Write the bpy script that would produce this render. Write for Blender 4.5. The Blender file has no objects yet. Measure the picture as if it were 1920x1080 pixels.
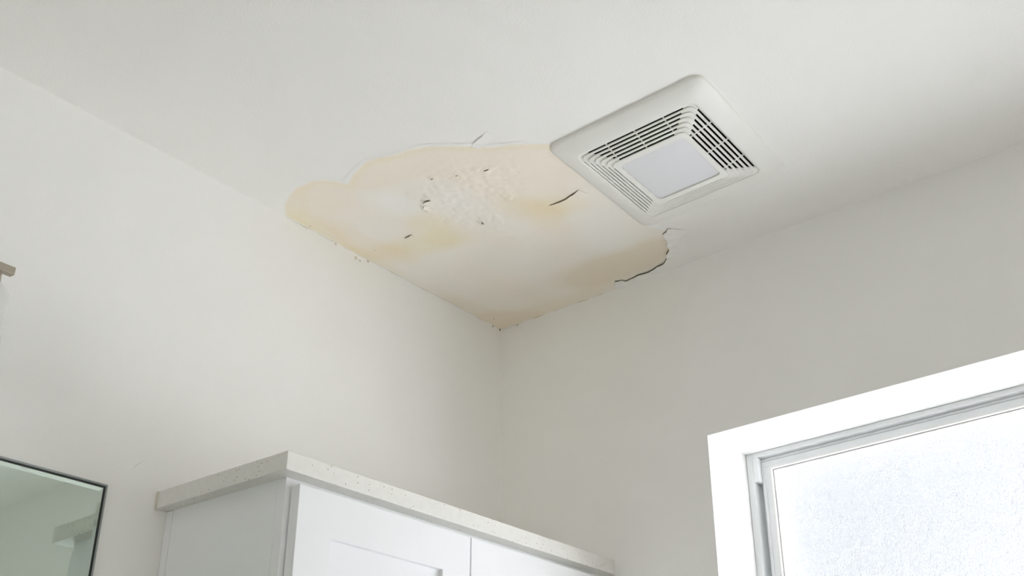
import bpy, bmesh, math, random
import numpy as np
from mathutils import Vector, Matrix

# ------------------------------------------------------------------ camera, world, lights, exposure
S = bpy.context.scene
COL = S.collection
H = 2.5                                     # ceiling height; the room corner stands at x = 0, y = 0
cam = bpy.data.cameras.new('camera')
cam.sensor_width = 36.0
cam.lens = 41.653
cam.shift_x = -0.10194
cam.shift_y = -0.01004
cam.clip_start = 0.02
cam_o = bpy.data.objects.new('camera', cam)
COL.objects.link(cam_o)
RR = ((0.56898264, -0.82140798, -0.03934075), (0.36772830, 0.29692945, -0.88125410), (0.73555058, 0.48695158, 0.47100266))
M = Matrix.Identity(4)
for i in range(3):
    M[i][0] = RR[0][i]
    M[i][1] = -RR[1][i]
    M[i][2] = -RR[2][i]
M.translation = Vector((-2.07413, -1.72662, 1.2))
cam_o.matrix_world = M
S.camera = cam_o

S.view_settings.view_transform = 'Standard'
S.view_settings.look = 'None'
S.view_settings.gamma = 1.0
S.view_settings.use_curve_mapping = False
S.view_settings.exposure = 0.13
S.cycles.max_bounces = 16
S.cycles.diffuse_bounces = 12
S.cycles.transmission_bounces = 8
S.cycles.caustics_reflective = True
S.cycles.caustics_refractive = True
S.cycles.blur_glossy = 0.5
S.cycles.sample_clamp_indirect = 8.0

W = bpy.data.worlds.new('overcast_sky')
S.world = W
W.use_nodes = True
bg = W.node_tree.nodes['Background']
bg.inputs['Color'].default_value = (0.90, 0.95, 1.0, 1)
bg.inputs['Strength'].default_value = 0.36


def area(name, loc, target, sx, sy, power, color):
    l = bpy.data.lights.new(name, 'AREA')
    l.shape = 'RECTANGLE'
    l.size, l.size_y = sx, sy
    l.energy = power
    l.color = color
    o = bpy.data.objects.new(name, l)
    COL.objects.link(o)
    o.location = loc
    d = Vector(target) - Vector(loc)
    o.rotation_euler = d.to_track_quat('-Z', 'Y').to_euler()
    return o


# daylight thrown back by the sunlit yard outside the window
area('yard_daylight', (1.75, -2.6, 0.42), (0.0, -1.15, 1.7), 2.2, 1.8, 890, (0.964, 0.985, 1.0))
# unseen fill lamp added behind the camera, a warm stand-in for room light
area('room_fill', (-4.2,-1.7,1.4), (0,-1.0,1.6), 0.8, 0.8, 9.5, (0.985, 0.975, 0.93))


# added fill lamp against the wall behind the camera; no doorway is built there
area('rear_fill', (-0.6, -2.70, 1.25), (-0.6, 0.0, 1.45), 0.9, 1.9, 4.0, (1.0, 0.985, 0.955))


# ------------------------------------------------------------------ helpers
def new_obj(name, bm, mat, parent=None, smooth=False, bevel=0.0):
    me = bpy.data.meshes.new(name)
    bmesh.ops.recalc_face_normals(bm, faces=bm.faces[:])
    bm.to_mesh(me)
    bm.free()
    return link_mesh(name, me, mat, parent, smooth, bevel)


def link_mesh(name, me, mat, parent=None, smooth=False, bevel=0.0):
    if mat:
        me.materials.append(mat)
    o = bpy.data.objects.new(name, me)
    COL.objects.link(o)
    if parent:
        o.parent = parent
        o.matrix_parent_inverse = parent_world(parent).inverted()
    if smooth:
        for p in me.polygons:
            p.use_smooth = True
    if bevel > 0:
        md = o.modifiers.new('bevel', 'BEVEL')
        md.width = bevel
        md.segments = 2
        md.limit_method = 'ANGLE'
        md.angle_limit = math.radians(40)
    return o


def parent_world(p):
    m = Matrix.LocRotScale(p.location, p.rotation_euler, p.scale)
    if p.parent:
        return parent_world(p.parent) @ p.matrix_parent_inverse @ m
    return m


def empty(name, loc):
    o = bpy.data.objects.new(name, None)
    o.empty_display_size = 0.05
    o.location = loc
    COL.objects.link(o)
    return o


def tag(o, label=None, cat=None, group=None, kind=None):
    if label:
        o['label'] = label
    if cat:
        o['category'] = cat
    if group:
        o['group'] = group
    if kind:
        o['kind'] = kind
    return o


def box(bm, x0, x1, y0, y1, z0, z1):
    v = [bm.verts.new((x, y, z)) for x in (x0, x1) for y in (y0, y1) for z in (z0, z1)]
    for f in ((0, 1, 3, 2), (4, 6, 7, 5), (0, 4, 5, 1), (2, 3, 7, 6), (0, 2, 6, 4), (1, 5, 7, 3)):
        bm.faces.new([v[i] for i in f])


def B(*a):
    bm = bmesh.new()
    box(bm, *a)
    return bm


def loft(bm, loops, closed=True, cap0=False, cap1=False):
    vs = [[bm.verts.new(p) for p in lp] for lp in loops]
    n = len(vs[0])
    for a, b in zip(vs[:-1], vs[1:]):
        for i in range(n if closed else n - 1):
            j = (i + 1) % n
            bm.faces.new((a[i], a[j], b[j], b[i]))
    if cap0:
        bm.faces.new(vs[0])
    if cap1:
        bm.faces.new(vs[-1])


def lathe(bm, prof, cx, cy, n=40, cap0=False, cap1=False):
    loft(bm, [[(cx + r * math.cos(2 * math.pi * i / n), cy + r * math.sin(2 * math.pi * i / n), z) for i in range(n)] for r, z in prof], True, cap0, cap1)


# ------------------------------------------------------------------ materials
def mat(name, color=(0.8, 0.8, 0.8), rough=0.5, metal=0.0, spec=0.5):
    m = bpy.data.materials.new(name)
    m.use_nodes = True
    b = m.node_tree.nodes['Principled BSDF']
    b.inputs['Base Color'].default_value = (*color, 1)
    b.inputs['Roughness'].default_value = rough
    b.inputs['Metallic'].default_value = metal
    b.inputs['Specular IOR Level'].default_value = spec
    return m


def nodes(m):
    return m.node_tree.nodes, m.node_tree.links, m.node_tree.nodes['Principled BSDF']


def world_pos(m):
    n = m.node_tree.nodes.new('ShaderNodeNewGeometry')
    return n.outputs['Position']


def add_bump(m, scale, strength, dist=0.001, detail=3.0):
    N, L, b = nodes(m)
    t = N.new('ShaderNodeTexNoise')
    t.inputs['Scale'].default_value = scale
    t.inputs['Detail'].default_value = detail
    L.new(world_pos(m), t.inputs['Vector'])
    bu = N.new('ShaderNodeBump')
    bu.inputs['Strength'].default_value = strength
    bu.inputs['Distance'].default_value = dist
    L.new(t.outputs['Fac'], bu.inputs['Height'])
    L.new(bu.outputs['Normal'], b.inputs['Normal'])


def add_mottle(m, c0, c1, scale):
    N, L, b = nodes(m)
    t = N.new('ShaderNodeTexNoise')
    t.inputs['Scale'].default_value = scale
    t.inputs['Detail'].default_value = 4
    L.new(world_pos(m), t.inputs['Vector'])
    mx = N.new('ShaderNodeMix')
    mx.data_type = 'RGBA'
    mx.inputs['A'].default_value = (*c0, 1)
    mx.inputs['B'].default_value = (*c1, 1)
    L.new(t.outputs['Fac'], mx.inputs['Factor'])
    L.new(mx.outputs['Result'], b.inputs['Base Color'])


CEIL = (0.92, 0.912, 0.89)
m_wall = mat('wall_paint', (0.80, 0.795, 0.77), 0.6, spec=0.3)
add_mottle(m_wall, (0.87, 0.866, 0.845), (0.885, 0.881, 0.86), 2.5)
add_bump(m_wall, 230, 0.25, 0.0012)
m_ceil = mat('ceiling_paint', CEIL, 0.7, spec=0.25)
add_bump(m_ceil, 210, 0.3, 0.0012)
m_end = mat('end_wall_paint', (0.55, 0.54, 0.52), 0.6, spec=0.3)
add_mottle(m_end, (0.52, 0.51, 0.49), (0.58, 0.57, 0.55), 3)
m_reveal = mat('window_return_paint', (0.88, 0.88, 0.87), 0.55, spec=0.3)
add_bump(m_reveal, 230, 0.15, 0.001)
m_floor = mat('floor_tile', (0.62, 0.60, 0.57), 0.35)
add_mottle(m_floor, (0.50, 0.49, 0.47), (0.58, 0.57, 0.55), 6)
m_cab = mat('cabinet_lacquer', (0.88, 0.89, 0.905), 0.35)
add_bump(m_cab, 60, 0.04, 0.001)
m_cab_in = mat('cabinet_shadow_board', (0.62, 0.62, 0.61), 0.6)
m_plastic = mat('white_fan_plastic', (0.84, 0.835, 0.80), 0.38)
add_bump(m_plastic, 500, 0.05, 0.0004)
m_lens = mat('frosted_fan_lens', (0.77, 0.77, 0.80), 0.12)
add_bump(m_lens, 500, 0.015, 0.0004)
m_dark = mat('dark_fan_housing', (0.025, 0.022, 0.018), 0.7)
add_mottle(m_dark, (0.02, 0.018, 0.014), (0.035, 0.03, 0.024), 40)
m_vinyl = mat('window_vinyl', (0.83, 0.85, 0.86), 0.35)
add_bump(m_vinyl, 90, 0.03, 0.0005)
m_gasket = mat('window_gasket', (0.45, 0.43, 0.42), 0.6)
add_bump(m_gasket, 700, 0.5, 0.0006)
m_nickel = mat('brushed_nickel', (0.42, 0.38, 0.31), 0.35, 1.0)
add_bump(m_nickel, 300, 0.06, 0.0005)
m_shade = mat('frosted_shade_glass', (0.66, 0.67, 0.64), 0.4)
m_shade.node_tree.nodes['Principled BSDF'].inputs['Transmission Weight'].default_value = 0.03
add_bump(m_shade, 200, 0.03, 0.0004)
m_mirror = mat('mirror_silver', (0.67, 0.765, 0.705), 0.015, 1.0)
add_bump(m_mirror, 3, 0.004, 0.001)
m_rim = mat('mirror_rim_grey', (0.34, 0.37, 0.37), 0.3, 0.6)
add_bump(m_rim, 200, 0.05, 0.0005)
m_black = mat('mirror_edge_black', (0.012, 0.016, 0.015), 0.4)
add_bump(m_black, 200, 0.05, 0.0005)
m_speck_shade = mat('speck_and_gap_shade', (0.24, 0.21, 0.15), 0.9)  # dirt specks, and the shade painted under the paint curls
add_mottle(m_speck_shade, (0.18, 0.155, 0.105), (0.32, 0.28, 0.20), 500)
m_peel = mat('peeled_paint', (0.82, 0.80, 0.75), 0.7, spec=0.25)
add_bump(m_peel, 260, 0.35, 0.0012)
m_caulk = mat('aged_caulk', (0.55, 0.48, 0.36), 0.8)
add_mottle(m_caulk, (0.58, 0.53, 0.42), (0.72, 0.68, 0.58), 200)

# speckled quartz slab
m_quartz = mat('speckled_quartz', (0.76, 0.75, 0.71), 0.35)
N, L, b = nodes(m_quartz)
pos = world_pos(m_quartz)
v1 = N.new('ShaderNodeTexVoronoi')
v1.inputs['Scale'].default_value = 150
L.new(pos, v1.inputs['Vector'])
r1 = N.new('ShaderNodeValToRGB')
r1.color_ramp.elements[0].position = 0.14
r1.color_ramp.elements[0].color = (0.45, 0.41, 0.33, 1)
r1.color_ramp.elements[1].position = 0.26
r1.color_ramp.elements[1].color = (0.77, 0.76, 0.72, 1)
L.new(v1.outputs['Distance'], r1.inputs['Fac'])
wn = N.new('ShaderNodeSeparateColor')
L.new(v1.outputs['Color'], wn.inputs['Color'])
gt = N.new('ShaderNodeMath')
gt.operation = 'GREATER_THAN'
gt.inputs[1].default_value = 0.78
L.new(wn.outputs['Red'], gt.inputs[0])
nz = N.new('ShaderNodeTexNoise')
nz.inputs['Scale'].default_value = 70
nz.inputs['Detail'].default_value = 5
L.new(pos, nz.inputs['Vector'])
mx0 = N.new('ShaderNodeMix')
mx0.data_type = 'RGBA'
mx0.inputs['A'].default_value = (0.71, 0.70, 0.655, 1)
mx0.inputs['B'].default_value = (0.82, 0.81, 0.78, 1)
L.new(nz.outputs['Fac'], mx0.inputs['Factor'])
mx1 = N.new('ShaderNodeMix')
mx1.data_type = 'RGBA'
L.new(gt.outputs['Value'], mx1.inputs['Factor'])
L.new(mx0.outputs['Result'], mx1.inputs['A'])
L.new(r1.outputs['Color'], mx1.inputs['B'])
L.new(mx1.outputs['Result'], b.inputs['Base Color'])

# stained ceiling: colour comes from the 'stain' attribute of the patch (dried water marks)
m_stain = mat('water_stained_paint', CEIL, 0.72, spec=0.25)
N, L, b = nodes(m_stain)
at = N.new('ShaderNodeAttribute')
at.attribute_name = 'stain'
L.new(at.outputs['Color'], b.inputs['Base Color'])
add_bump(m_stain, 210, 0.3, 0.0012)

# pebbled obscure glass: scatters what lies behind it
m_glass = bpy.data.materials.new('obscure_window_glass')
m_glass.use_nodes = True
N, L = m_glass.node_tree.nodes, m_glass.node_tree.links
N.remove(N['Principled BSDF'])
out = N['Material Output']
gp = N.new('ShaderNodeNewGeometry')
vo = N.new('ShaderNodeTexVoronoi')
vo.inputs['Scale'].default_value = 330
L.new(gp.outputs['Position'], vo.inputs['Vector'])
no = N.new('ShaderNodeTexNoise')
no.inputs['Scale'].default_value = 160
no.inputs['Detail'].default_value = 3
L.new(gp.outputs['Position'], no.inputs['Vector'])
ad = N.new('ShaderNodeMath')
ad.operation = 'ADD'
L.new(vo.outputs['Distance'], ad.inputs[0])
L.new(no.outputs['Fac'], ad.inputs[1])
bu = N.new('ShaderNodeBump')
bu.inputs['Strength'].default_value = 0.9
bu.inputs['Distance'].default_value = 0.003
L.new(ad.outputs['Value'], bu.inputs['Height'])
gl = N.new('ShaderNodeBsdfGlass')
gl.inputs['Color'].default_value = (0.985, 0.985, 0.995, 1)
gl.inputs['Roughness'].default_value = 0.38
gl.inputs['IOR'].default_value = 1.45
L.new(bu.outputs['Normal'], gl.inputs['Normal'])
tl = N.new('ShaderNodeBsdfTranslucent')
tl.inputs['Color'].default_value = (0.95, 0.97, 1.0, 1)
L.new(bu.outputs['Normal'], tl.inputs['Normal'])
ms = N.new('ShaderNodeMixShader')
ms.inputs['Fac'].default_value = 0.06
L.new(gl.outputs['BSDF'], ms.inputs[1])
L.new(tl.outputs['BSDF'], ms.inputs[2])
L.new(ms.outputs['Shader'], out.inputs['Surface'])

# ------------------------------------------------------------------ room shell
XL, YF = -4.5, -2.75                        # the walls behind the camera
T = 0.165                                   # depth of the window returns
WX1 = 0.24                                  # outer face of the window wall
WY0, WY1, WZ0, WZ1 = -2.05, -0.5642, 1.00, 2.0800


def rect_hole(bm, axis, c0, c1, o, h):
    """a slab between c0 and c1 along axis, outline o, hole h (each u0, u1, v0, v1)."""
    def P(u, v, w):
        return {'x': (w, u, v), 'z': (u, v, w)}[axis]
    def ring(r, w):
        return [bm.verts.new(P(u, v, w)) for u, v in ((r[0], r[2]), (r[1], r[2]), (r[1], r[3]), (r[0], r[3]))]
    a, b_, c, d = ring(o, c0), ring(h, c0), ring(o, c1), ring(h, c1)
    for i in range(4):
        j = (i + 1) % 4
        bm.faces.new((a[i], a[j], b_[j], b_[i]))
        bm.faces.new((c[i], d[i], d[j], c[j]))
        bm.faces.new((a[i], c[i], c[j], a[j]))
        bm.faces.new((b_[i], b_[j], d[j], d[i]))


wall_left = new_obj('wall_left', B(XL - 0.12, 0.0, 0.0, 0.12, 0, H), m_wall)
tag(wall_left, 'white painted bathroom wall carrying the mirror and the wall cabinet', 'wall', kind='structure')
bm = bmesh.new()
rect_hole(bm, 'x', 0.0, WX1, (YF, 0.12, 0.0, H), (WY0, WY1, WZ0, WZ1))
wall_right = new_obj('wall_right', bm, m_wall)
tag(wall_right, 'plain grey-white painted wall with the frosted window', 'wall', kind='structure')
wall_back = new_obj('wall_back', B(XL - 0.12, WX1, YF - 0.12, YF, 0, H), m_wall)
tag(wall_back, 'white painted wall behind the camera', 'wall', kind='structure')
wall_front = new_obj('wall_front', B(XL - 0.12, XL, YF, 0.0, 0, H), m_end)
tag(wall_front, 'grey-beige painted end wall behind the camera opposite the window', 'wall', kind='structure')
floor = new_obj('floor', B(XL - 0.12, WX1, YF - 0.12, 0.12, -0.08, 0.0), m_floor)
tag(floor, 'pale stone bathroom floor below the frame', 'floor', kind='structure')

# fan axes: the cover hangs a touch out of square with the room
FC = Vector((-0.393, -0.752, H))
EX = Vector((1.0, 0.045, 0)).normalized()
EY = Vector((0.045, 1.0, 0)).normalized()
bm = bmesh.new()
HX = (-0.393 - 0.145, -0.393 + 0.145, -0.752 - 0.14, -0.752 + 0.14)
rect_hole(bm, 'z', H, H + 0.2, (XL - 0.12, WX1, YF - 0.12, 0.12), HX)
ceiling = new_obj('ceiling', bm, m_ceil)
tag(ceiling, 'white textured ceiling with a brown water stain and peeling paint by the corner', 'ceiling', kind='structure')

# ------------------------------------------------------------------ window with frosted glass in the right wall
bm = bmesh.new()
t_ = 0.002
box(bm, 0.0, T, WY0, WY1, WZ1 - t_, WZ1)
box(bm, 0.0, T, WY0, WY1, WZ0, WZ0 + t_)
box(bm, 0.0, T, WY1 - t_, WY1, WZ0 + t_, WZ1 - t_)
box(bm, 0.0, T, WY0, WY0 + t_, WZ0 + t_, WZ1 - t_)
lin = new_obj('trim_1', bm, m_reveal)
tag(lin, 'bright white deep return lining the opening of the frosted window', 'trim', kind='structure')

win = empty('window_1', (0.2, (WY0 + WY1) / 2, WZ0))
tag(win, 'white vinyl sliding window with pebbled frosted glass set deep in the wall', 'window', kind='structure')
FZ1 = WZ1 - t_
bm = bmesh.new()
JY = WY1 - t_
box(bm, T, 0.238, JY - 0.0160, JY, WZ0 + t_, FZ1)               # left jamb
box(bm, 0.198, 0.238, JY - 0.0300, JY - 0.0160, WZ0 + t_, FZ1)  # floor of its channel
box(bm, T, 0.238, WY0 + t_, JY - 0.0160, FZ1 - 0.0105, FZ1)     # head
box(bm, T, 0.238, WY0 + t_, JY - 0.0160, WZ0 + t_, WZ0 + 0.03)  # sill
box(bm, T, 0.238, WY0 + t_, WY0 + 0.03, WZ0 + 0.03, FZ1 - 0.0105)
fr = new_obj('window_frame', bm, m_vinyl, win, bevel=0.0012)
bm = bmesh.new()
clip = B(0.1635, 0.198, JY - 0.0285, JY - 0.0162, 2.0125, FZ1 - 0.0107)
co = new_obj('track_cover', clip, m_vinyl, win, bevel=0.0018)
co['label'] = 'short white cover piece in the top of the jamb channel'


def sash(y0, y1, x, z0, z1, st):
    """a sliding sash: stiles, stepped top rail, bead, gasket, pebbled pane."""
    bm = bmesh.new()
    rail = 0.030
    box(bm, x + 0.004, x + 0.026, y0, y1, z1 - 0.012, z1)
    box(bm, x, x + 0.024, y0, y1, z1 - rail, z1 - 0.0172)
    box(bm, x + 0.0022, x + 0.024, y0, y1, z1 - 0.0172, z1 - 0.0158)
    box(bm, x, x + 0.024, y0, y1, z1 - 0.0158, z1 - 0.0118)
    box(bm, x, x + 0.024, y0, y1, z0, z0 + 0.045)
    for a, b_ in ((y1 - st, y1), (y0, y0 + st)):
        box(bm, x + 0.0005, x + 0.024, a, b_, z0 + 0.045, z1 - rail)
    for a, b_ in ((y1 - 0.007, y1), (y0, y0 + 0.007)):
        box(bm, x - 0.0012, x + 0.004, a, b_, z0 + 0.02, z1 - rail)
    s = new_obj('sash', bm, m_vinyl, win, bevel=0.0008)
    gy0, gy1, gz0, gz1 = y0 + st, y1 - st, z0 + 0.045, z1 - rail
    bm = bmesh.new()
    w = 0.0055
    for a in ((gy0, gy1, gz1 - w, gz1), (gy0, gy1, gz0, gz0 + w), (gy1 - w, gy1, gz0 + w, gz1 - w), (gy0, gy0 + w, gz0 + w, gz1 - w)):
        box(bm, x - 0.002, x + 0.012, *a)
    new_obj('glazing_bead', bm, m_reveal, s, bevel=0.001)
    bm = bmesh.new()
    q = w + 0.0022
    for a in ((gy0 + w, gy1 - w, gz1 - q, gz1 - w), (gy0 + w, gy1 - w, gz0 + w, gz0 + q), (gy1 - q, gy1 - w, gz0 + q, gz1 - q), (gy0 + w, gy0 + q, gz0 + q, gz1 - q)):
        box(bm, x + 0.006, x + 0.0125, *a)
    gk = new_obj('gasket', bm, m_gasket, s)
    gk['label'] = 'thin grey rubber gasket around the pane'
    gp_ = new_obj('glass_pane', B(x + 0.0125, x + 0.0165, gy0 + 0.001, gy1 - 0.001, gz0 + 0.001, gz1 - 0.001), m_glass, s)
    gp_['label'] = 'pebbled frosted glass glowing with daylight'


sash(-1.40, JY - 0.0285, 0.180, WZ0 + 0.03, 2.0755, 0.0185)
sash(WY0 + 0.03, -1.36, 0.2075, WZ0 + 0.03, 2.0690, 0.0300)


# ------------------------------------------------------------------ exhaust fan in the ceiling
def F(u, v, dz):
    return FC + EX * u + EY * v + Vector((0, 0, dz))


def rrect(hx, hy, r, dz, n=7):
    pts = []
    for cx, cy, a0 in ((hx - r, hy - r, 0), (-hx + r, hy - r, 90), (-hx + r, -hy + r, 180), (hx - r, -hy + r, 270)):
        for i in range(n):
            a = math.radians(a0 + 90 * i / (n - 1))
            pts.append(F(cx + r * math.cos(a), cy + r * math.sin(a), dz))
    return pts


fan = empty('exhaust_fan', FC)
tag(fan, 'square white plastic exhaust fan with stepped louvers and frosted lens in the ceiling', 'exhaust fan')
bm = bmesh.new()
GHX, GHY, PI_, GAP, DZ, Z0 = 0.1385, 0.1335, 0.0087, 0.0040, 0.0023, -0.0190
OX, OY = 0.1850, 0.1775
lp = [rrect(OX, OY, 0.024, 0.0), rrect(OX, OY, 0.024, -0.0050), rrect(OX - 0.0012, OY - 0.0012, 0.0235, -0.0066)]
for i in range(1, 9):
    t = i / 8
    s_ = 0.0012 + t * (OX - 0.0012 - GHX)
    sy = 0.0012 + t * (OY - 0.0012 - GHY)
    lp.append(rrect(OX - s_, OY - sy, 0.0235 + t * (0.014 - 0.0235), -0.0066 - (-Z0 - 0.0066) * (1 - (1 - t) ** 1.9)))
lp.append(rrect(GHX, GHY, 0.014, Z0 + 0.0045))
lp.append(rrect(GHX + 0.001, GHY + 0.001, 0.014, Z0 + 0.0045))
for i in range(7, -1, -2):
    t = i / 8
    s_ = 0.003 + t * (OX - 0.003 - GHX)
    sy = 0.003 + t * (OY - 0.003 - GHY)
    lp.append(rrect(OX - s_, OY - sy, 0.021 + t * (0.014 - 0.021), -0.0040 - (-Z0 - 0.0070) * (1 - (1 - t) ** 1.9)))
lp.append(rrect(OX - 0.003, OY - 0.003, 0.021, 0.0))
loft(bm, lp)
new_obj('cover_flange', bm, m_plastic, fan, smooth=True)
for k in range(1, 7):
    ohx, ohy = GHX - (k - 1) * PI_ - GAP, GHY - (k - 1) * PI_ - GAP
    ihx, ihy = (GHX - k * PI_, GHY - k * PI_) if k < 6 else (0.0768, 0.0745)
    z = Z0 - k * DZ
    ro, ri = 0.0125, 0.0115
    bm = bmesh.new()
    up = 0.0045 if k < 6 else 0.005
    lps = [rrect(ohx, ohy, ro, z + DZ), rrect(ohx, ohy, ro, z + 0.0004), rrect(ohx - 0.0004, ohy - 0.0004, ro, z),
           rrect(ihx + 0.0004, ihy + 0.0004, ri, z), rrect(ihx, ihy, ri, z + 0.0004), rrect(ihx, ihy, ri, z + up), rrect(ihx + 0.001, ihy + 0.001, ri, z + up),
           rrect(ihx + 0.001, ihy + 0.001, ri, z + 0.0012), rrect(ohx - 0.001, ohy - 0.001, ro, z + 0.0012), rrect(ohx - 0.001, ohy - 0.001, ro, z + DZ)]
    loft(bm, lps + lps[:1])
    bmesh.ops.remove_doubles(bm, verts=bm.verts[:], dist=1e-6)
    new_obj('louver' if k < 6 else 'lens_frame', bm, m_plastic, fan)
EXT = 0.0075
for ci, (sx, sy) in enumerate(((1, 1), (-1, 1), (-1, -1), (1, -1))):
    bm = bmesh.new()
    for k in range(6):
        def arc(hx, hy, r, dz):
            p = [(hx - r - EXT, hy)] + [(hx - r + r * math.sin(math.radians(90 * i / 6)), hy - r + r * math.cos(math.radians(90 * i / 6))) for i in range(7)] + [(hx, hy - r - EXT)]
            return [F(sx * u, sy * v, dz) for u, v in p]
        a = (GHX - k * PI_ + 0.0005, GHY - k * PI_ + 0.0005, 0.0135)
        c = (GHX - k * PI_ - GAP - 0.0004, GHY - k * PI_ - GAP - 0.0004, 0.0125)
        z = Z0 - k * DZ + 0.0004
        loft(bm, [arc(*a, z), arc(*c, z), arc(*c, z + 0.0015), arc(*a, z + 0.0015), arc(*a, z)], closed=False)
    bmesh.ops.remove_doubles(bm, verts=bm.verts[:], dist=1e-6)
    new_obj('corner_web', bm, m_plastic, fan)
for sd in ('x-', 'y-'):
    for t in (-0.066, 0.0, 0.066):
        bm = bmesh.new()
        ax, s = sd[0], (-1 if sd[1] == '-' else 1)
        hh = GHX if ax == 'x' else GHY
        lps = []
        for q in range(2):
            o_ = hh + 0.001 - q * (5 * PI_ + GAP + 0.001)
            zz = Z0 + 0.0006 - q * 5.6 * DZ
            c4 = []
            for dw, dz in ((-0.0011, 0), (0.0011, 0), (0.0011, 0.003), (-0.0011, 0.003)):
                c4.append(F(s * o_, t + dw, zz + dz) if ax == 'x' else F(t + dw, s * o_, zz + dz))
            lps.append(c4)
        loft(bm, lps, True, True, True)
        new_obj('louver_rib', bm, m_plastic, fan)
bm = bmesh.new()
zl = Z0 - 6 * DZ
ll = [rrect(0.0766, 0.0743, 0.0112, zl + 0.0055), rrect(0.0766, 0.0743, 0.0112, zl + 0.0034)]
for r_ in (0.985, 0.93, 0.86, 0.76, 0.64, 0.5, 0.34, 0.16, 0.04):
    ll.append(rrect(0.0766 * r_, 0.0743 * r_, 0.0105 * r_, zl + 0.0032 - 0.0042 * (1 - r_ * r_)))
loft(bm, ll, True, False, True)
lens = new_obj('lens', bm, m_lens, fan, smooth=True)
lens['label'] = 'square frosted lavender-white light lens in the middle of the fan'
bm = bmesh.new()
loft(bm, [rrect(0.1395, 0.1345, 0.004, 0.0), rrect(0.1395, 0.1345, 0.004, 0.11), rrect(0.1375, 0.1325, 0.004, 0.108), rrect(0.1375, 0.1325, 0.004, 0.0)])
bm2 = bm
bm2.faces.new([bm2.verts.new(p) for p in rrect(0.1375, 0.1325, 0.004, 0.108)])
hs = new_obj('fan_housing', bm2, m_dark, fan)
hs['label'] = 'dark housing seen through the louver slots'

# ------------------------------------------------------------------ wall cabinet with quartz top slab
SX, SY, ZS0, ZS1 = -0.8990, -0.3160, 1.8277, 1.8582
CX, CY = -0.8722, -0.2864
ZC0 = 1.08
cabn = empty('wall_cabinet', ((CX) / 2, -0.15, ZC0))
tag(cabn, 'white shaker wall cabinet under a speckled slab in the room corner', 'cabinet')

def skew(bm, s=0.0095):
    """the cabinet's left end runs slightly out of square to the wall."""
    for v in bm.verts:
        if v.co.x < -0.84:
            v.co.x -= s * (1 - min(1.0, -v.co.y / 0.30))
    return bm


slab = new_obj('top_slab', skew(B(SX, -0.0006, SY, -0.0006, ZS0, ZS1), 0.0050), m_quartz, cabn, bevel=0.0012)
slab['label'] = 'beige speckled quartz slab capping the cabinet'
bm = bmesh.new()
box(bm, CX + 0.0004, CX + 0.018, CY + 0.0183, -0.0182, ZC0, ZS0)
box(bm, CX + 0.0030, CX + 0.018, -0.0182, -0.0008, ZC0, ZS0)
box(bm, -0.019, -0.0008, CY + 0.0185, -0.0008, ZC0, ZS0)
box(bm, CX + 0.018, -0.019, CY + 0.0185, -0.0008, ZC0, ZC0 + 0.018)
box(bm, CX + 0.018, -0.019, -0.012, -0.0008, ZC0 + 0.018, ZS0)
new_obj('carcass', skew(bm), m_cab, cabn)
bm = bmesh.new()
box(bm, CX, CX + 0.042, CY, CY + 0.0182, ZC0, ZS0)
box(bm, -0.042, -0.0008, CY, CY + 0.0182, ZC0, ZS0)
box(bm, CX + 0.042, -0.042, CY, CY + 0.0182, ZS0 - 0.045, ZS0)
box(bm, CX + 0.042, -0.042, CY, CY + 0.0182, ZC0, ZC0 + 0.045)
new_obj('face_frame', bm, m_cab, cabn)
sc_ = new_obj('scribe_strip', skew(B(CX - 0.0004, CX + 0.0029, -0.0166, -0.0008, ZC0, ZS0 - 0.0003)), m_cab, cabn, bevel=0.0012)
ck = new_obj('caulk_line', B(SX - 0.0066, SX - 0.0046, -0.0035, -0.0004, ZS0 - 0.002, ZS1 - 0.001), m_caulk, cabn, bevel=0.0006)
ck['label'] = 'thin yellowed caulk where the slab meets the wall'


def door(x0, x1, name='door'):
    y1_, y0_ = CY - 0.0022, CY - 0.0222
    z0, z1 = ZC0 + 0.006, 1.8150
    st, rl = 0.0725, 0.0735
    rec = 0.0085
    bm = bmesh.new()
    def ring(a, y):
        return [(a[0], y, a[2]), (a[1], y, a[2]), (a[1], y, a[3]), (a[0], y, a[3])]
    o = (x0, x1, z0, z1)
    i_ = (x0 + st, x1 - st, z0 + rl, z1 - rl)
    loft(bm, [ring(i_, y0_ + rec + 0.001), ring(i_, y0_), ring(o, y0_), ring(o, y1_), ring((i_[0], i_[1], i_[2], i_[3]), y1_), ring(i_, y0_ + rec + 0.001)])
    bmesh.ops.remove_doubles(bm, verts=bm.verts[:], dist=1e-6)
    d = new_obj(name, bm, m_cab, cabn, bevel=0.0011)
    new_obj('door_panel', B(i_[0] - 0.0006, i_[1] + 0.0006, y0_ + rec, y1_ - 0.002, i_[2] - 0.0006, i_[3] + 0.0006), m_cab, d)
    return d


door(-0.8622, -0.4540)
door(-0.4508, -0.0426)

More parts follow.
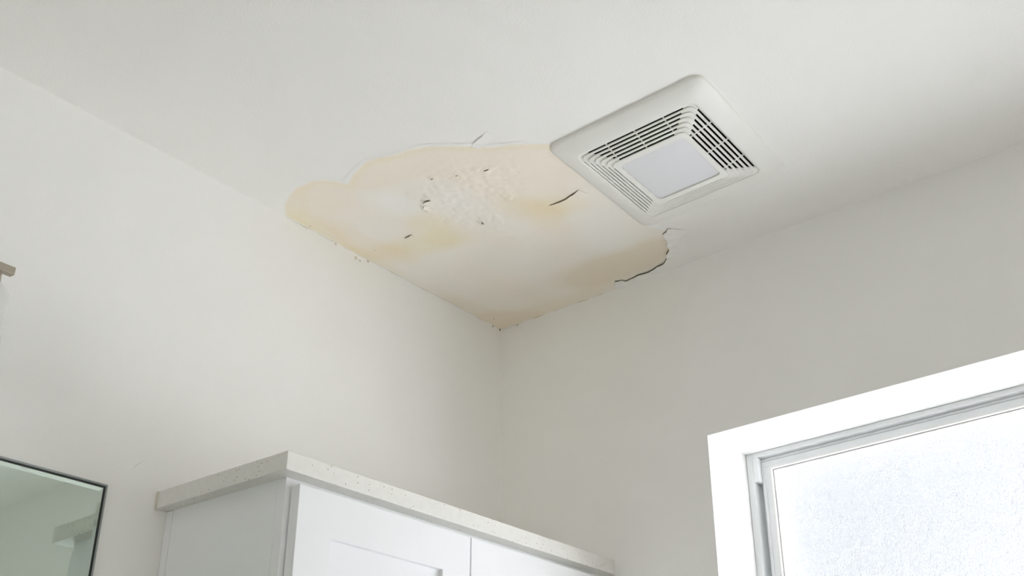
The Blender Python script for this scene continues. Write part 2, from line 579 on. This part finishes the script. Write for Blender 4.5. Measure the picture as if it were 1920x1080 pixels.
# ------------------------------------------------------------------ mirror on the left wall
MX1, MZ1, MX0, MZ0 = -1.0008, 1.8445, -2.15, 1.02
mir = empty('wall_mirror', ((MX0 + MX1) / 2, -0.0015, MZ0))
tag(mir, 'frameless bathroom mirror with dark edge on the white wall beside the cabinet', 'mirror')
def frame_ring(x0, x1, z0, z1, w, ya, yb):
    bm = bmesh.new()
    box(bm, x0, x1, ya, yb, z1 - w, z1)
    box(bm, x0, x1, ya, yb, z0, z0 + w)
    box(bm, x1 - w, x1, ya, yb, z0 + w, z1 - w)
    box(bm, x0, x0 + w, ya, yb, z0 + w, z1 - w)
    return bm
rim = new_obj('mirror_rim', frame_ring(MX0, MX1, MZ0, MZ1, 0.0032, -0.0060, -0.0004), m_rim, mir, bevel=0.0005)
rim['label'] = 'thin grey metal edge strip'
e2 = 0.0032
edge = new_obj('mirror_edge', frame_ring(MX0 + e2, MX1 - e2, MZ0 + e2, MZ1 - e2, 0.0030, -0.0050, -0.0004), m_black, mir)
edge['label'] = 'black edge line around the silvered glass'
e3 = e2 + 0.0028
bm = bmesh.new()
def rg(e, y):
    return [(MX0 + e, y, MZ0 + e), (MX1 - e, y, MZ0 + e), (MX1 - e, y, MZ1 - e), (MX0 + e, y, MZ1 - e)]
loft(bm, [rg(e3, -0.0004), rg(e3, -0.0042), rg(e3 + 0.0075, -0.0052)], True, True, True)
gls = new_obj('mirror_glass', bm, m_mirror, mir)
gls['label'] = 'greenish silvered glass with a narrow bevel'

# ------------------------------------------------------------------ vanity light above the mirror
van = empty('vanity_light', (-1.62, 0, 2.05))
tag(van, 'brushed nickel bar light with frosted glass shade above the mirror', 'wall light')
BX1 = -1.2763
new_obj('light_bar', B(-1.96, BX1, -0.1100, -0.0980, 2.0822, 2.0950), m_nickel, van, bevel=0.0012)
bm = bmesh.new()
box(bm, -1.70, -1.54, -0.018, -0.0004, 2.02, 2.15)
box(bm, -1.645, -1.595, -0.0985, -0.0175, 2.0822, 2.0950)
new_obj('backplate', bm, m_nickel, van, bevel=0.002)
for cx in (-1.3250, -1.62, -1.915):
    bm = bmesh.new()
    lathe(bm, [(0.012, 2.0823), (0.030, 2.0815), (0.0335, 2.077), (0.0345, 2.054), (0.031, 2.050), (0.012, 2.0495)], cx, -0.095, 36, True, True)
    new_obj('socket_cup', bm, m_nickel, van, smooth=True)
    bm = bmesh.new()
    pr_ = [(0.020, 2.0532), (0.034, 2.0525), (0.044, 2.0485), (0.0500, 2.0400), (0.0515, 2.0290), (0.0515, 1.925), (0.0490, 1.925), (0.0490, 2.0290), (0.0475, 2.0385), (0.042, 2.0460), (0.033, 2.0500), (0.020, 2.0506)]
    lathe(bm, pr_ + pr_[:1], cx, -0.095, 44)
    bmesh.ops.remove_doubles(bm, verts=bm.verts[:], dist=1e-6)
    g_ = new_obj('shade', bm, m_shade, van, smooth=True)
    g_['label'] = 'frosted glass cylinder shade'

# ------------------------------------------------------------------ water damage on the ceiling
from mathutils import noise as nz3
OUT = [(-0.7311, -0.0307), (-0.7534, -0.0685), (-0.7613, -0.1068), (-0.7617, -0.1379), (-0.7483, -0.1643), (-0.7235, -0.1832), (-0.7077, -0.1907), (-0.7236, -0.2176), (-0.7388, -0.2536), (-0.7411, -0.2748), (-0.736, -0.3083), (-0.7244, -0.3408), (-0.7231, -0.3688), (-0.7079, -0.4028), (-0.6783, -0.4467), (-0.6349, -0.4935), (-0.6265, -0.513), (-0.5962, -0.5605), (-0.5743, -0.5886), (-0.4833, -0.616), (-0.3795, -0.6075), (-0.1932, -0.5691), (-0.1533, -0.5901)]
CRACK = [(-0.1608, -0.599), (-0.153, -0.5905), (-0.1487, -0.5775), (-0.1313, -0.5733), (-0.1138, -0.567), (-0.0991, -0.5569), (-0.0839, -0.5543), (-0.068, -0.5357), (-0.0516, -0.5266), (-0.0351, -0.5073), (-0.0328, -0.4884), (-0.0263, -0.4695), (-0.023, -0.4556), (-0.0267, -0.4328), (-0.0218, -0.4131), (-0.0193, -0.3918), (-0.0288, -0.3877), (-0.0346, -0.372), (-0.0134, -0.3557)]
BLOBS = [(-0.7147, -0.1176, 382.8, -57.7, 424.0, 1.0, 0), (-0.7132, -0.0534, 1744.8, -1187.0, 1375.9, 0.5, 1), (-0.6419, -0.0231, 161.3, -90.1, 1547.9, 0.8, 1), (-0.5693, -0.0428, 111.3, -116.6, 1373.4, 0.8, 0), (-0.6979, -0.2503, 856.4, 40.6, 360.1, 0.9, 0), (-0.6814, -0.363, 420.3, 150.7, 184.4, 0.9, 0), (-0.6115, -0.4522, 320.6, 187.2, 221.5, 0.6, 0), (-0.5487, -0.4402, 95.4, 55.7, 374.2, 0.5, 0), (-0.5476, -0.5338, 340.4, -24.2, 350.0, 0.8, 0), (-0.4651, -0.4826, 110.6, -20.9, 251.3, 0.6, 0), (-0.5941, -0.2106, 508.9, 127.5, 785.3, -0.75, 2), (-0.5314, -0.3266, 1045.8, 241.9, 854.4, -0.2, 2), (-0.4812, -0.2073, 201.1, -61.6, 673.4, 1.2, 1), (-0.4437, -0.126, 781.5, 183.4, 181.8, 1.1, 1), (-0.47, -0.0554, 256.4, 184.1, 1555.9, 0.9, 0), (-0.3987, -0.4165, 278.2, 160.7, 531.7, 0.6, 1), (-0.381, -0.473, 544.0, 180.8, 473.3, 0.6, 1), (-0.3007, -0.3978, 185.0, -13.7, 544.9, 0.4, 0), (-0.3707, -0.2917, 183.4, 272.1, 784.8, 0.3, 0), (-0.2451, -0.4858, 164.5, -49.4, 408.2, -0.5, 2), (-0.2634, -0.1549, 57.3, 12.9, 251.8, -0.15, 2), (-0.0931, -0.467, 543.2, -63.6, 148.6, 1.5, 3), (-0.0996, -0.3374, 497.7, 49.9, 203.9, 1.3, 3), (-0.0872, -0.5137, 845.5, -388.7, 645.3, 0.9, 3), (-0.0974, -0.3813, 397.1, -18.5, 147.3, 0.6, 3), (-0.041, -0.0339, 406.9, 200.5, 324.4, 1.3, 3), (-0.0158, -0.1805, 888.8, -35.2, 52.6, 0.8, 3), (-0.1459, -0.0209, 99.3, 21.0, 1462.2, 0.5, 3), (-0.45, -0.003, 193.6, -251.9, 2804.8, 0.6, 1), (-0.114, -0.1272, 154.3, 63.2, 127.8, 0.35, 3)]
BUMPS = [(-0.5625, -0.2672, 5842.6, -4459.7, 6302.8, 4.5), (-0.5651, -0.2872, 15251.8, -2262.0, 5667.3, 3), (-0.5887, -0.3418, 8848.5, -1740.3, 3012.2, 2.5), (-0.5903, -0.3715, 8468.8, -905.7, 7839.1, 3), (-0.592, -0.3913, 11320.1, -1515.0, 4338.1, 3), (-0.5853, -0.4091, 11947.2, -1811.0, 3181.2, 3), (-0.5767, -0.4294, 16194.6, -2178.1, 6400.1, 3), (-0.5795, -0.4413, 24409.8, -1418.5, 6541.8, 4), (-0.6212, -0.3385, 21764.6, -4501.1, 20081.1, 3), (-0.6014, -0.3855, 17760.1, -7291.9, 18337.0, 2.5), (-0.5549, -0.4385, 3718.1, -2165.9, 4375.0, 3), (-0.5052, -0.3927, 7185.5, -5754.5, 7734.6, 2.5), (-0.5131, -0.4217, 2639.2, -1961.8, 6650.8, 3), (-0.4878, -0.4148, 3555.8, -3248.2, 14140.4, 3), (-0.5472, -0.3945, 6178.0, -2407.3, 6606.4, 2), (-0.5701, -0.3749, 9985.6, 144.7, 1314.3, 2.2), (-0.5717, -0.3408, 5821.7, -387.3, 1499.5, 2), (-0.575, -0.3107, 2837.1, -1956.8, 5180.2, 3), (-0.5356, -0.3013, 13405.1, -4060.8, 13164.2, 2.5), (-0.5392, -0.3133, 24152.6, -9753.2, 24655.6, 2), (-0.4966, -0.3033, 8231.0, -2042.6, 8136.2, 2), (-0.4793, -0.2628, 9488.3, -1622.9, 3719.9, 2), (-0.4473, -0.2749, 4991.1, -1747.9, 9645.5, 2), (-0.4375, -0.3154, 7843.1, -4057.4, 8899.0, 4.5), (-0.4433, -0.3291, 21584.8, -9340.5, 23928.0, 3), (-0.4157, -0.3322, 5595.7, -3748.3, 8169.7, 4), (-0.3911, -0.3206, 3222.8, -3225.6, 12512.8, 3.5), (-0.3725, -0.3259, 4297.6, -2568.7, 11302.2, 3), (-0.3509, -0.3275, 4198.7, -2374.7, 15237.4, 2.5), (-0.3219, -0.3234, 2081.1, -956.0, 13982.1, 2.2), (-0.2875, -0.3213, 3049.6, -572.7, 8328.9, 1.5), (-0.6093, -0.2608, 26079.5, -10110.7, 24383.8, 2.5), (-0.6048, -0.2989, 26104.0, -10037.5, 25100.3, 2), (-0.6039, -0.4072, 26579.9, -9814.3, 27431.9, 2), (-0.5398, -0.4671, 3617.7, -187.5, 5337.1, 1.8), (-0.3258, -0.4026, 3817.1, -283.9, 2454.4, 1.6), (-0.4873, -0.0451, 21901.1, -9742.8, 19603.5, 2), (-0.4813, -0.1457, 23727.5, -5587.1, 5224.4, 2.5), (-0.4985, -0.4403, 148.6, -52.4, 271.6, 1.5), (-0.5497, -0.3428, 228.3, -37.4, 124.2, 2.0), (-0.4053, -0.3206, 105.8, 41.7, 783.4, 1.5)]
LIPS = {'main': [(-0.3973, -0.4576), (-0.3962, -0.4707), (-0.3957, -0.4814), (-0.3958, -0.4981), (-0.4003, -0.5124), (-0.4026, -0.5243), (-0.4068, -0.5403)], 'small': [(-0.4845, -0.1308), (-0.4863, -0.1395), (-0.4876, -0.147), (-0.4865, -0.1538)], 'chipa': [(-0.5654, -0.2602), (-0.5706, -0.2687), (-0.5709, -0.2749), (-0.5705, -0.2804), (-0.5648, -0.281)], 'chipb': [(-0.5444, -0.2429), (-0.5531, -0.2488), (-0.5583, -0.2558)], 'hole': [(-0.44, -0.3087), (-0.4321, -0.3064), (-0.4258, -0.3054)], 'slit': [(-0.5813, -0.436), (-0.5816, -0.4417), (-0.5813, -0.4497)], 'c5': [(-0.6018, -0.3803), (-0.6, -0.3843)], 'c6': [(-0.6224, -0.3338), (-0.6219, -0.3391)], 'scuff': [(-0.6562, -0.469), (-0.6639, -0.4824), (-0.669, -0.496), (-0.6713, -0.5072), (-0.6764, -0.5233)]}
POLY = OUT + CRACK + [(0.0, -0.352), (0.0, 0.0), (-0.700, 0.0)]
PA = np.array(POLY)
PB = np.roll(PA, -1, 0)


def sdist(p):
    """signed distance to the stain outline, positive inside (p: n x 2)."""
    d = np.full(len(p), 9.0)
    ins = np.zeros(len(p), bool)
    for a, b_ in zip(PA, PB):
        ab = b_ - a
        t = np.clip(((p - a) @ ab) / (ab @ ab + 1e-12), 0, 1)
        q = p - a - t[:, None] * ab
        d = np.minimum(d, np.hypot(q[:, 0], q[:, 1]))
        c = (a[1] > p[:, 1]) != (b_[1] > p[:, 1])
        with np.errstate(divide='ignore', invalid='ignore'):
            xi = (b_[0] - a[0]) * (p[:, 1] - a[1]) / (b_[1] - a[1]) + a[0]
        ins ^= c & (p[:, 0] < xi)
    return np.where(ins, d, -d)


TINT = {0: np.array((0.985, 0.915, 0.825)), 1: np.array((0.955, 0.91, 0.74)), 3: np.array((0.935, 0.885, 0.805))}


def wob(p, s, seed):
    return np.array([nz3.noise((float(x) * s, float(y) * s, seed)) for x, y in p])


def stain(p):
    w1, w2 = wob(p, 9, 1.7), wob(p, 26, 5.1)
    q = p + np.stack((w1, wob(p, 9, 8.3)), 1) * 0.016 + np.stack((w2, -w2), 1) * 0.006
    sd = sdist(p + np.stack((w2, wob(p, 30, 3.3)), 1) * 0.0035)
    acc = {k: np.zeros(len(p)) for k in (0, 1, 2, 3)}
    for x, y, a, b_, c, s, k in BLOBS:
        dx, dy = q[:, 0] - x, q[:, 1] - y
        acc[k] += s * np.exp(-0.5 * np.maximum(a * dx * dx + 2 * b_ * dx * dy + c * dy * dy, 0) ** 1.5)
    clean = np.clip(1 + acc[2], 0.2, 1)
    col = np.ones((len(p), 3))
    rim_ = np.exp(-((sd - 0.006) / 0.010) ** 2)
    acc[1] += 0.45 * rim_ * (p[:, 0] < -0.5)
    acc[0] += 0.75
    for k in (0, 1, 3):
        f = np.clip(acc[k] * clean * (0.88 + 0.35 * w1), 0, 1.15)[:, None] * 0.85
        col *= 1 + f * (TINT[k] - 1)
    m = np.clip((sd + 0.0035) / 0.007, 0, 1)
    m = (m * m * (3 - 2 * m))[:, None]
    return np.array(CEIL) * (1 + m * (col - 1)), sd


def set_stain(o, cols):
    a = o.data.color_attributes.new('stain', 'FLOAT_COLOR', 'POINT')
    c4 = np.ones((len(cols), 4), np.float32)
    c4[:, :3] = cols
    a.data.foreach_set('color', c4.ravel())


step = 0.003
xs = np.arange(-0.786, -0.0002, step)
xs[-1] = -0.0002
ys = np.arange(-0.648, -0.0002, step)
ys[-1] = -0.0002
NX, NY = len(xs), len(ys)
GX, GY = np.meshgrid(xs, ys, indexing='ij')
PTS = np.stack((GX.ravel(), GY.ravel()), 1)
cols, sd = stain(PTS)
hgt = np.zeros(len(PTS))
n1, n2 = wob(PTS, 75, 2.2), wob(PTS, 170, 9.4)
for x, y, a, b_, c, h_ in BUMPS:
    dx, dy = PTS[:, 0] - x, PTS[:, 1] - y
    e = np.exp(-0.5 * np.maximum(a * dx * dx + 2 * b_ * dx * dy + c * dy * dy, 0))
    if a < 1000:
        hgt += 0.001 * h_ * e * (0.55 + 0.5 * n1)
    else:
        s_ = np.clip((e * (1 + 0.55 * n1 + 0.3 * n2) - 0.28) / 0.35, 0, 1)
        hgt = np.maximum(hgt, 0.001 * h_ * 0.5 * s_ * s_ * (3 - 2 * s_) * (0.85 + 0.3 * n2))
ins = np.clip(sd / 0.02, 0, 1)
hgt += ins * 0.0006 * (wob(PTS, 14, 4.4) + 1) + 0.00025
zz = H - 0.0002 - hgt
keep = sd > -0.011
rel = PTS - np.array((FC.x, FC.y))
iu = (rel[:, 0] - 0.045 * rel[:, 1])
iv = (rel[:, 1] - 0.045 * rel[:, 0])
keep &= ~((np.abs(iu) < OX - 0.010) & (np.abs(iv) < OY - 0.010))
idx = -np.ones(len(PTS), int)
kk = keep.reshape(NX, NY)
quad = kk[:-1, :-1] & kk[1:, :-1] & kk[1:, 1:] & kk[:-1, 1:]
qi, qj = np.nonzero(quad)
f4 = np.stack((qi * NY + qj, qi * NY + qj + 1, (qi + 1) * NY + qj + 1, (qi + 1) * NY + qj), 1)
used = np.unique(f4)
idx[used] = np.arange(len(used))
me = bpy.data.meshes.new('water_stain')
me.from_pydata([(float(PTS[i, 0]), float(PTS[i, 1]), float(zz[i])) for i in used], [], idx[f4].tolist())
patch = link_mesh('water_stain', me, m_stain, ceiling, smooth=True)
patch['label'] = 'brown water-stained area of ceiling with blistered and cracked paint'
set_stain(patch, cols[used])


HG = hgt.reshape(NX, NY)


def surf(x, y):
    i = min(NX - 1, max(0, int(round((x - xs[0]) / step))))
    j = min(NY - 1, max(0, int(round((y - ys[0]) / step))))
    if not kk[i, j]:
        return 0.0
    return float(HG[max(0, i - 1):i + 2, max(0, j - 1):j + 2].mean())


def flap(name, pts, width, drop, side, mt, parent, closed_edge=0.0, thick=0.0007, gap=True, base=0.0006, fol=1.0):
    """a curl of loosened paint along pts: free edge hangs DROP below, held WIDTH away towards SIDE; a dark strip paints the shade under it."""
    P_ = [Vector((x, y)) for x, y in pts]
    # resample finely with a ragged edge
    R_ = []
    for a, b_ in zip(P_[:-1], P_[1:]):
        n = max(2, int((b_ - a).length / 0.003))
        for i in range(n):
            R_.append(a.lerp(b_, i / n))
    R_.append(P_[-1])
    n = len(R_)
    rows = []
    gaprow = []
    for i, p in enumerate(R_):
        t = i / (n - 1)
        if closed_edge >= 0:
            prof = min(1.0, math.sin(math.pi * min(max(t, 0.0), 1.0)) ** 0.6 + closed_edge)
        else:
            prof = 1.0
        nn = 0.5 + 0.5 * nz3.noise((p.x * 60, p.y * 60, 3.0)) * 1.6
        d = drop * prof * max(0.35, 0.55 + 0.6 * nn)
        a_, c_ = R_[max(0, i - 2)], R_[min(n - 1, i + 2)]
        tg = (c_ - a_).normalized()
        no_ = Vector((-tg.y, tg.x))
        if no_.dot(Vector(side)) < 0:
            no_ = -no_
        jag = 0.0010 * nz3.noise((p.x * 260, p.y * 260, 7.0))
        row = []
        for s_, k in ((0, 1.0), (0.1, 0.86), (0.28, 0.60), (0.55, 0.25), (1.0, 0.0)):
            q = p + no_ * (jag * (1 - s_) + width * s_)
            row.append((q.x, q.y, H - surf(q.x, q.y) * fol - base * (0.35 if s_ == 1 else 1) - d * k))
        for s_, k in ((1.0, 0.0), (0.55, 0.25), (0.28, 0.60), (0.1, 0.86), (0, 1.0)):
            q = p + no_ * (jag * (1 - s_) + width * s_)
            row.append((q.x, q.y, H - surf(q.x, q.y) * fol - max(base * 0.25, base + d * k - thick)))
        rows.append(row)
        g0 = p - no_ * 0.0004
        g1 = p + no_ * min(0.0075, width * 0.55)
        gaprow.append((g0, g1, H - fol * max(surf(g0.x, g0.y), surf(p.x, p.y)) - 0.0003, H - fol * max(surf(g1.x, g1.y), surf(p.x, p.y)) - 0.0003))
    bm = bmesh.new()
    loft(bm, rows, True, True, True)
    o = new_obj(name, bm, mt, parent, smooth=False)
    if mt is m_stain:
        co_ = np.array([v.co[:2] for v in o.data.vertices])
        c_, _ = stain(co_)
        set_stain(o, c_)
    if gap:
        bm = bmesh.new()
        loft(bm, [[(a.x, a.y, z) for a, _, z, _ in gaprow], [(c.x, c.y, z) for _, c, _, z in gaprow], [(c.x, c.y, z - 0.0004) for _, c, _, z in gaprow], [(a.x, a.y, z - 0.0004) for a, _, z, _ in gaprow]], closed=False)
        new_obj('gap_shade', bm, m_speck_shade, o)  # dark strip: the shade of the gap put in as colour
    return o


o = flap('peeled_paint_edge', CRACK, 0.045, 0.0042, (1, -0.6), m_ceil, ceiling, closed_edge=0.35, base=0.0011, fol=0.0)
o['label'] = 'ragged curled edge of white paint at the right of the stain'
FAR = (1.3, 0.8)
for key, wd, dr in (('main', 0.030, 0.0036), ('small', 0.014, 0.0030), ('chipa', 0.012, 0.0042), ('chipb', 0.010, 0.0045), ('hole', 0.012, 0.0050), ('slit', 0.012, 0.0034), ('c5', 0.008, 0.0028), ('c6', 0.008, 0.0030)):
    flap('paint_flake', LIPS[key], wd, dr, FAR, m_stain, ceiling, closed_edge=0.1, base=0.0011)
flap('paint_ridge', LIPS['scuff'], 0.022, 0.0026, FAR, m_ceil, ceiling, gap=False, base=0.0003)


def speck(p, r, nrm, parent, mt=m_speck_shade):
    bm = bmesh.new()
    bmesh.ops.create_icosphere(bm, subdivisions=2, radius=1.0)
    n_ = Vector(nrm)
    for v in bm.verts:
        c = v.co.copy()
        c *= r * (1 + 0.35 * nz3.noise(c * 2.1 + Vector(p) * 50))
        c -= n_ * c.dot(n_) * 0.7
        v.co = c + Vector(p)
    return new_obj('dirt_speck', bm, mt, parent, smooth=True)


for p, r in (((-0.0595, -0.0254, H - 0.0012), 0.0016), ((-0.6412, -0.009, H - 0.0006), 0.0013), ((-0.4873, -0.0451, H - 0.0030), 0.0011)):
    speck(p, r, (0, 0, 1), ceiling)
for p, r in (((-0.0332, 0.0, 2.4958), 0.0022), ((-0.0060, -0.0008, 2.4965), 0.0030)):
    speck(p, r, (0, 1, 0), wall_left)
for p, r in (((0.0, -0.0515, 2.4953), 0.0018),):
    speck(p, r, (1, 0, 0), wall_right)
for p, r in (((-0.4998, 0.0, 2.4876), 0.0042), ((-0.4868, 0.0, 2.4865), 0.0030), ((-0.4631, 0.0, 2.4954), 0.0036), ((-0.560, 0.0, 2.4965), 0.003)):
    s_ = speck(p, r, (0, 1, 0), wall_left, m_caulk)
    s_.name = 'yellowed_flake'

# ragged dried paint line where the stained ceiling meets the two walls
def seam(name, axis, a0, a1, parent, seed):
    bm = bmesh.new()
    rows = []
    n = int(abs(a1 - a0) / 0.006)
    for i in range(n + 1):
        u = a0 + (a1 - a0) * i / n
        k = max(0.0003, 0.0008 + 0.0022 * nz3.noise((u * 30, seed, 0)))
        if axis == 'x':
            rows.append([(u, -0.0002, H - 0.0002), (u, -0.0009, H - k), (u, -0.0002, H - k * 1.6)])
        else:
            rows.append([(-0.0002, u, H - 0.0002), (-0.0009, u, H - k), (-0.0002, u, H - k * 1.6)])
    loft(bm, rows, True, True, True)
    return new_obj(name, bm, m_seam, parent)


m_seam = mat('stained_seam_paint', (0.72, 0.68, 0.58), 0.75, spec=0.25)
add_mottle(m_seam, (0.60, 0.56, 0.45), (0.82, 0.80, 0.73), 45)
seam('paint_seam', 'x', -0.70, -0.004, wall_left, 1.0)
seam('paint_seam', 'y', -0.31, -0.004, wall_right, 6.0)

# faint scratch in the paint above the gap between mirror and cabinet
bm = bmesh.new()
rows = []
for i in range(9):
    t = i / 8
    x, z = -0.9611 + 0.0216 * t, 1.8808 + 0.0245 * t + 0.0010 * math.sin(5 * t)
    h_ = 0.0010 * math.sin(math.pi * t) + 0.0001
    rows.append([(x - 0.0006, 0.0002, z + 0.0006), (x, -h_, z), (x + 0.0006, 0.0002, z - 0.0006)])
loft(bm, rows, True, True, True)
new_obj('paint_scratch', bm, m_wall, wall_left)
